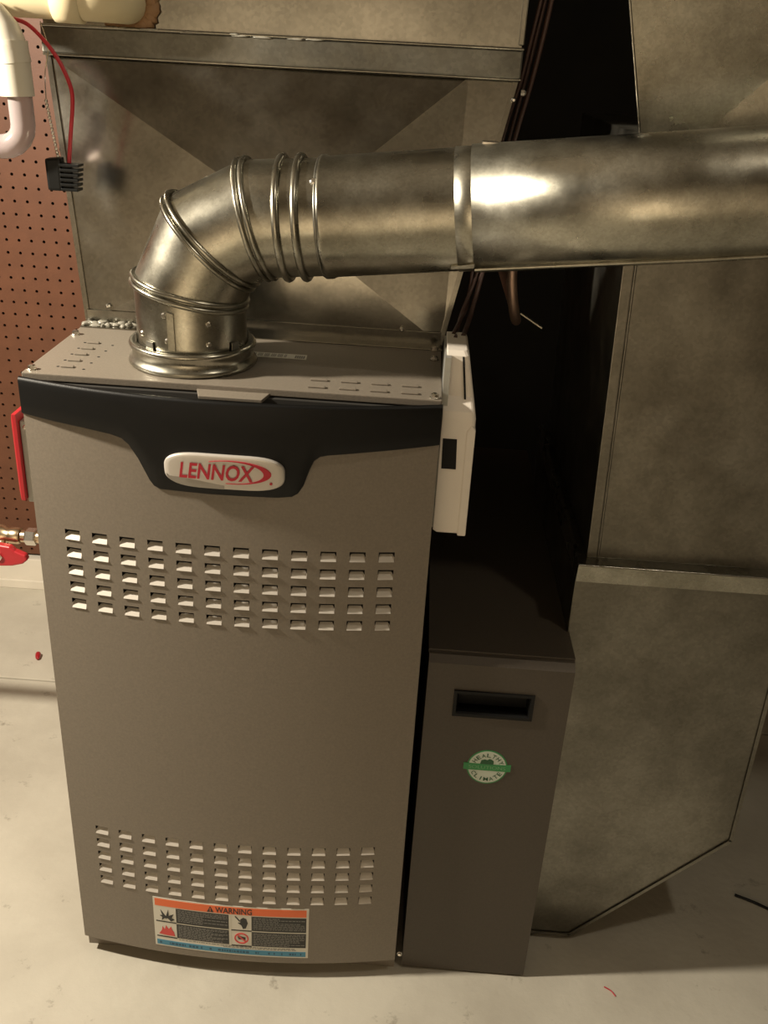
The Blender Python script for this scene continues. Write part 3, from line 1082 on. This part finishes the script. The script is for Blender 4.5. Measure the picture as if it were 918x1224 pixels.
fl_ = MB().prism([(0.6290, 0.0815, 0.6195), (0.6290, 0.5455, 0.6195), (0.6290, 0.5455, 0.6445), (0.6290, 0.0770, 0.6445)], (0.272, 0, 0))
part('transition_flange', fl_, M['galv_pipe'], rd, bevel=0.0008)
part('flange_edge', MB().tube([(0.6290, 0.0775, 0.6447), (0.9010, 0.0775, 0.6447)], 0.0012, 8), M['galv'], rd)
dp = MB()
dp.sections([[(0.6420, DB, 0.6445), (0.9000, DB, 0.6445), (0.9000, 0.54, 0.6445), (0.6420, 0.54, 0.6445)],
             [(0.6280, DY, 1.128), (0.9000, DY, 1.128), (0.9000, 0.54, 1.128), (0.6280, 0.54, 1.128)]], False, True)
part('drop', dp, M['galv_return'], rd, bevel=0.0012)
part('edge_strip', MB().prism([(0.6420, DB - 0.0015, 0.6450), (0.6535, DB - 0.0015, 0.6450), (0.6395, DY - 0.0015, 1.126), (0.6280, DY - 0.0015, 1.126)], (0, 0.003, 0)),
     M['galv_return'], rd, bevel=0.0006)
part('edge_fold', MB().tube([(0.6555, DB - 0.0008, 0.648), (0.6415, DY - 0.0008, 1.126)], 0.0014, 8), M['galv_return'], rd)
# flared upper section with its diagonal crease
up_ = MB()
uA, uB = (0.6360, 0.160, 1.124), (0.5530, 0.120, 1.42)
uS, uE = (0.6980, 0.160, 1.126), (0.9100, 0.130, 1.345)
uD, uF = (0.9100, 0.130, 1.124), (0.9100, 0.120, 1.42)
up_.add([uA, uS, uE, uF, uB], [(0, 1, 2), (0, 2, 3), (0, 3, 4)])
part('upper_sheet', up_, M['galv_pipe'], rd, recalc=False)
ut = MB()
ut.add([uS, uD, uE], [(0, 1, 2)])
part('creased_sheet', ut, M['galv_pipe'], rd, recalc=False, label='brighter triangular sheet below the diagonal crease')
us = MB()
us.add([uA, uB, (0.6700, 0.54, 1.42), (0.7400, 0.54, 1.124)], [(0, 1, 2, 3)])
us.add([uD, uF, (0.9100, 0.54, 1.42), (0.9100, 0.54, 1.128)], [(0, 1, 2, 3)])
us.add([(0.7400, 0.54, 1.124), (0.9100, 0.54, 1.124), (0.9100, 0.54, 1.42), (0.6700, 0.54, 1.42)], [(0, 1, 2, 3)])
part('side_sheet', us, M['galv_dark'], rd, recalc=False)
part('upper_edge', MB().tube([Vector(uA) + Vector((0.001, -0.001, 0)), Vector(uB) + Vector((0.001, -0.001, 0))], 0.0014, 8), M['galv'], rd)
ub = MB().box(0.553, 0.91, DY - 0.004, 0.54, 1.42, 1.9)
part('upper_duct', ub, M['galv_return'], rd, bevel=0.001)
part('side_rib', MB().tube([(0.6300, 0.118, 0.650), (0.6300, 0.54, 0.650)], 0.0038, 8, False), M['galv_pipe'], rd)

# ------------------------------------------------------------------ white control box on the furnace's right side
cb = thing('control_box', 'white plastic control box fixed to the right side of the furnace top', 'control box', (0.466, 0.075, 0.80))
lev = [(0.7000, 0.452, 0.4845, 0.030), (0.7030, 0.4475, 0.4850, 0.0295), (0.8380, 0.4475, 0.4840, 0.0295), (0.8465, 0.4475, 0.4825, 0.0305), (0.8600, 0.4475, 0.4800, 0.0420),
       (0.9040, 0.4475, 0.4715, 0.0440), (0.9085, 0.4475, 0.4690, 0.0500)]
secs = []
for z, a, b, y in lev:
    r_c = 0.004
    secs.append([(a, y, z), (b - r_c, y, z), (b - r_c * .3, y + r_c * .3, z), (b, y + r_c, z), (b, 0.125, z), (a, 0.125, z)])
part('cover', MB().sections(secs, False, True), M['white'], cb, bevel=0.0008)
part('base_plate', MB().box(0.4455, 0.4520, 0.034, 0.122, 0.704, 0.904), M['box_grey'], cb)
part('window_opening', MB().prism([(0.4510, 0.0288, 0.7795), (0.4672, 0.0288, 0.7795), (0.4655, 0.0288, 0.8150), (0.4500, 0.0288, 0.8150)], (0, 0.0012, 0)), M['hole'], cb)
part('slot', MB().prism([(0.4700, 0.0395, 0.8535), (0.4722, 0.0395, 0.8535), (0.4662, 0.0432, 0.9035), (0.4640, 0.0432, 0.9035)], (0, 0.003, 0)), M['hole'], cb)
part('lid_edge', MB().prism([(0.4755, 0.0285, 0.6975), (0.4852, 0.0285, 0.6975), (0.4848, 0.0285, 0.8270), (0.4800, 0.0285, 0.8320), (0.4750, 0.0285, 0.8240)], (0, 0.09, 0)),
     M['white'], cb, bevel=0.0015)

# ------------------------------------------------------------------ switch box with red plate on the left side
sb = thing('switch_box', 'small grey steel switch box with a red plate on the left of the furnace', 'switch', (-0.012, 0.07, 0.75))
part('box', MB().box(-0.0245, -0.0005, 0.042, 0.100, 0.696, 0.796), M['box_grey'], sb, bevel=0.0012)
part('red_plate', MB().sections([[(-0.0250, 0.036, 0.700), (-0.0250, 0.108, 0.700), (-0.0250, 0.108, 0.806), (-0.0250, 0.036, 0.806)],
                                 [(-0.0300, 0.036, 0.700), (-0.0300, 0.108, 0.700), (-0.0300, 0.108, 0.806), (-0.0300, 0.036, 0.806)],
                                 [(-0.0345, 0.044, 0.709), (-0.0345, 0.100, 0.709), (-0.0345, 0.100, 0.797), (-0.0345, 0.044, 0.797)]], False, True), M['red_enamel'], sb,
     label='bright red cover plate', bevel=0.0008)
kk = MB()
for z in (0.728, 0.760):
    kk.revolve([(0.0018, 0), (0.0018, 0.0004)], (-0.0115, 0.0421, z), (0, -1, 0), 8)
part('knockouts', kk, M['hole'], sb, kind='stuff')
screw(sb, (-0.018, 0.0435, 0.789), (0, -1, 0.3), 0.003)

# ------------------------------------------------------------------ gas pipe with shut-off valve
gp = thing('gas_pipe', 'horizontal gas pipe with brass shut-off valve and red handle behind the furnace', 'pipe', (-0.2, 0.32, 0.505))
gy, gz_ = 0.32, 0.497
part('pipe', MB().tube([(-0.62, gy, gz_), (-0.225, gy, gz_)], 0.0095, 14), M['brass'], gp)
part('pipe', MB().tube([(-0.165, gy, gz_), (-0.001, gy, gz_)], 0.0095, 14), M['brass'], gp)
part('valve_body', MB().revolve([(0.0125, 0), (0.0145, 0.004), (0.0145, 0.012), (0.011, 0.015), (0.0155, 0.024), (0.0165, 0.032), (0.0155, 0.040), (0.0110, 0.048), (0.0130, 0.052), (0.0130, 0.064), (0.0115, 0.067)],
                                (-0.2340, gy, gz_), (1, 0, 0), 14, smooth=True), M['brass'], gp)
part('union_nut', MB().revolve([(0.0128, 0), (0.0135, 0.002), (0.0135, 0.014), (0.0128, 0.016)], (-0.158, gy, gz_), (1, 0, 0), 6), M['zinc'], gp)
part('union_nut', MB().revolve([(0.0150, 0), (0.0165, 0.002), (0.0165, 0.016), (0.0150, 0.018)], (-0.262, gy, gz_), (1, 0, 0), 6), M['brass'], gp)
hy = gy - 0.026
hp = [(-0.240, gz_ - 0.026), (-0.228, gz_ - 0.012), (-0.206, gz_ - 0.004), (-0.190, gz_ - 0.001), (-0.172, gz_ - 0.003), (-0.165, gz_ - 0.010), (-0.150, gz_ - 0.016), (-0.147, gz_ - 0.024), (-0.155, gz_ - 0.031),
      (-0.172, gz_ - 0.036), (-0.196, gz_ - 0.038), (-0.215, gz_ - 0.036), (-0.235, gz_ - 0.040)]
hd = part('handle', MB().prism([(x, hy - 0.006, z) for x, z in hp], (0, 0.012, 0)), M['red_enamel'], gp, label='red butterfly handle', bevel=0.0035, seg=3)
part('handle_screw', MB().revolve([(0.0062, 0), (0.0062, 0.003), (0.003, 0.0045)], (-0.190, hy - 0.006, gz_ - 0.020), (0, -1, 0), 6), M['zinc'], hd)
part('stem', MB().tube([(-0.190, hy, gz_ - 0.018), (-0.195, gy, gz_)], 0.006, 10), M['brass'], gp)

# ------------------------------------------------------------------ pvc drain: cream pipe, white fitting, clear trap
dpz = 1.2240
cp = thing('drain_pipe', 'cream plastic drain pipe entering the plenum near its top left corner', 'pipe', (-0.05, 0.2, dpz))
path = [(-0.22, 0.200, 2.0), (-0.22, 0.200, dpz + 0.05), (-0.217, 0.200, dpz + 0.032), (-0.208, 0.200, dpz + 0.015), (-0.193, 0.200, dpz + 0.004), (-0.172, 0.200, dpz), (0.03, 0.200, dpz)] + [(0.03 + 0.034 * math.sin(a), 0.234 - 0.034 * math.cos(a), dpz) for a in (0.4, 0.8, 1.2, 1.57)] + [(0.064, 0.256, dpz)]
part('tube', MB().tube(path, 0.0215, 20), M['pvc_cream'], cp)
part('coupling', MB().revolve([(0.0218, 0), (0.0245, 0.001), (0.0245, 0.030), (0.0218, 0.031)], (0.000, 0.200, dpz), (1, 0, 0), 20, smooth=True), M['pvc_cream'], cp)
ck = MB()
rnd = random.Random(21)
for i in range(26):
    a = 2 * math.pi * i / 26
    ck.blob((0.064 + 0.0265 * math.cos(a), 0.2535, dpz + 0.0265 * math.sin(a)), 0.009, 0.005, 0.009, 60 + i, 0.3)
part('caulk', ck, M['caulk'], cp, label='brown caulk ring where the pipe enters', kind='stuff')

pt = thing('drain_trap', 'white plastic elbow with a clear plastic trap hanging at the upper left', 'trap', (-0.03, 0.15, 1.12))
part('elbow_fitting', MB().tube([(-0.062, 0.172, 1.2005), (-0.052, 0.158, 1.196), (-0.040, 0.152, 1.186), (-0.034, 0.150, 1.172), (-0.032, 0.150, 1.158)],
                                [0.0195, 0.0195, 0.019, 0.0185, 0.0185], 18), M['pvc'], pt)
part('socket', MB().tube([(-0.0335, 0.150, 1.180), (-0.0315, 0.150, 1.1265)], [0.0180, 0.0180], 20), M['pvc'], pt)
ub_ = [(-0.0290, 0.150, 1.128), (-0.0285, 0.150, 1.098)]
for i in range(1, 10):
    a = math.pi * i / 10
    ub_.append((-0.0535 + 0.0250 * math.cos(a), 0.150, 1.098 - 0.0235 * math.sin(a)))
ub_ += [(-0.0785, 0.150, 1.098), (-0.080, 0.150, 1.17)]
part('socket', MB().tube([(-0.0785, 0.150, 1.1500), (-0.0800, 0.158, 1.1900), (-0.0800, 0.172, 1.2080), (-0.0800, 0.190, 1.2160)], [0.0175, 0.0175, 0.017, 0.016], 18), M['pvc'], pt)
part('clear_u_bend', MB().tube(ub_, 0.0130, 18), M['clear'], pt, label='clear plastic u-bend')

# ------------------------------------------------------------------ red wire with black plug, silver beaded chain
rw = thing('wire_connector', 'black finned plug hanging on a red wire in front of the plenum', 'connector', (0.008, 0.16, 1.047))
part('red_wire', MB().tube(smooth_path([(-0.040, 0.172, 1.2015), (-0.0212, 0.168, 1.1969), (-0.0047, 0.165, 1.1843), (0.0097, 0.164, 1.1667), (0.0189, 0.163, 1.1493), (0.0239, 0.162, 1.1331), (0.0228, 0.162, 1.115),
                                        (0.0199, 0.163, 1.0992), (0.0165, 0.164, 1.080), (0.0130, 0.165, 1.058)], 6), 0.0022, 10), M['red'], rw, label='red insulated wire')
part('plug_body', MB().prism([(-0.0120, 0.157, 1.0640), (0.0060, 0.157, 1.0660), (0.0055, 0.157, 1.0300), (-0.0110, 0.157, 1.0300)], (0, 0.016, 0)), M['rubber'], rw, bevel=0.003, seg=2)
for i in range(6):
    z = 1.0580 - 0.0052 * i
    part('fin', MB().box(0.0045, 0.0265 - 0.0006 * i, 0.156, 0.174, z - 0.0014, z + 0.0016), M['rubber'], rw, bevel=0.0006)
part('plug_core', MB().box(0.0045, 0.0150, 0.161, 0.169, 1.0300, 1.0600), M['rubber'], rw)
bc_ = MB()
for i in range(15):
    t = i / 14
    bc_.blob((-0.0068 + 0.0075 * t, 0.166, 1.1225 - 0.0565 * t), 0.0019, 0.0019, 0.0023, i, 0.0)
bc_.tube([(-0.0068, 0.166, 1.1225), (0.0007, 0.166, 1.062)], 0.0005, 6)
bc_.tube(smooth_path([(-0.0068, 0.166, 1.1225), (-0.0085, 0.175, 1.15), (-0.012, 0.20, 1.175), (-0.02, 0.205, 1.200)], 5), 0.0006, 6)
part('twisted_bare_wire', bc_, M['zinc'], rw, label='bright twisted bare wire')

# ------------------------------------------------------------------ cables in the gap
CAB = [
    ('outermost brown cable of the bundle hanging right of the plenum', [(0.545, 0.30, 1.60), (0.545, 0.30, 1.50), (0.545, 0.30, 1.42), (0.545, 0.30, 1.35), (0.545, 0.30, 1.30), (0.541, 0.30, 1.255), (0.536, 0.30, 1.215), (0.528, 0.30, 1.165), (0.517, 0.29, 1.115), (0.506, 0.27, 1.060), (0.494, 0.25, 0.98), (0.478, 0.20, 0.915), (0.470, 0.15, 0.905), (0.466, 0.11, 0.9085)], 0.0028),
    ('middle brown cable of the bundle hanging right of the plenum', [(0.540, 0.31, 1.60), (0.540, 0.31, 1.50), (0.540, 0.31, 1.42), (0.540, 0.31, 1.35), (0.540, 0.31, 1.30), (0.535, 0.31, 1.255), (0.529, 0.31, 1.215), (0.521, 0.31, 1.165), (0.510, 0.30, 1.110), (0.498, 0.27, 1.050), (0.484, 0.24, 0.96), (0.466, 0.19, 0.915), (0.460, 0.14, 0.905), (0.457, 0.10, 0.9085)], 0.0022),
    ('inner brown cable of the bundle close to the plenum corner', [(0.535, 0.30, 1.60), (0.535, 0.30, 1.50), (0.535, 0.30, 1.42), (0.535, 0.30, 1.35), (0.535, 0.30, 1.30), (0.529, 0.30, 1.255), (0.523, 0.30, 1.215), (0.5155, 0.30, 1.168), (0.5045, 0.30, 1.120), (0.493, 0.28, 1.060), (0.479, 0.25, 0.97), (0.472, 0.21, 0.92), (0.464, 0.16, 0.915), (0.455, 0.115, 0.9085)], 0.0022),
]
for lbl, p, r in CAB:
    base = p[-1]
    o = part('cable', MB().tube(smooth_path(p, 7), r, 8), M['cable'], None, origin=base)
    tag(o, lbl, 'cable', 'cables beside the plenum')

cpx = part('copper_pipe', MB().tube(smooth_path([(0.500, 0.42, 1.015), (0.520, 0.42, 1.015), (0.534, 0.42, 1.004), (0.5395, 0.42, 0.975), (0.5415, 0.42, 0.945), (0.5425, 0.42, 0.915), (0.5470, 0.42, 0.885), (0.5540, 0.43, 0.858),
                                                 (0.560, 0.46, 0.843), (0.563, 0.50, 0.838), (0.565, 0.55, 0.836), (0.566, 0.65, 0.835), (0.566, 0.80, 0.835), (0.566, 1.02, 0.835)], 6), 0.0075, 14), M['copper'], None, origin=(0.566, 1.02, 0.835))
tag(cpx, 'bent copper pipe in the dark gap left of the return duct', 'pipe')
br = part('hanger_strap', MB().prism([(0.5537, 0.36, 0.8770), (0.5545, 0.36, 0.8785), (0.5865, 0.36, 0.8600), (0.5858, 0.36, 0.8582)], (0, 0.010, 0)), M['galv_pipe'], None, origin=(0.5860, 0.365, 0.859))
tag(br, 'thin slanting metal strap in the dark gap below the copper pipe', 'strap')

# ------------------------------------------------------------------ small things on the floor
wn = part('wire_nut', MB().revolve([(0.0040, 0), (0.0052, 0.001), (0.0060, 0.004), (0.0052, 0.012), (0.0040, 0.018), (0.0025, 0.020)], (-0.3375, 0.704, 0.0062), (0.25, -0.9, 0.0), 10, smooth=True),
          M['red_enamel'], None, origin=(-0.3375, 0.704, 0.0))
tag(wn, 'small red wire nut lying on the concrete floor left of the furnace', 'wire nut')

ws = part('wire_scrap', MB().tube(smooth_path([(0.988, 0.194, 0.0022), (1.002, 0.187, 0.003), (1.018, 0.180, 0.0022), (1.038, 0.168, 0.0022)], 5), 0.0022, 8), M['rubber'], None, origin=(1.01, 0.18, 0))
tag(ws, 'short black wire scrap lying on the dark floor right of the return duct', 'wire')
rt = part('red_thread', MB().tube(smooth_path([(0.748, 0.006, 0.001), (0.757, 0.000, 0.0012), (0.762, -0.008, 0.001)], 4), 0.0009, 6), M['red'], None, origin=(0.757, 0, 0))
tag(rt, 'tiny bit of red wire lying on the bright floor in front of the duct', 'wire')
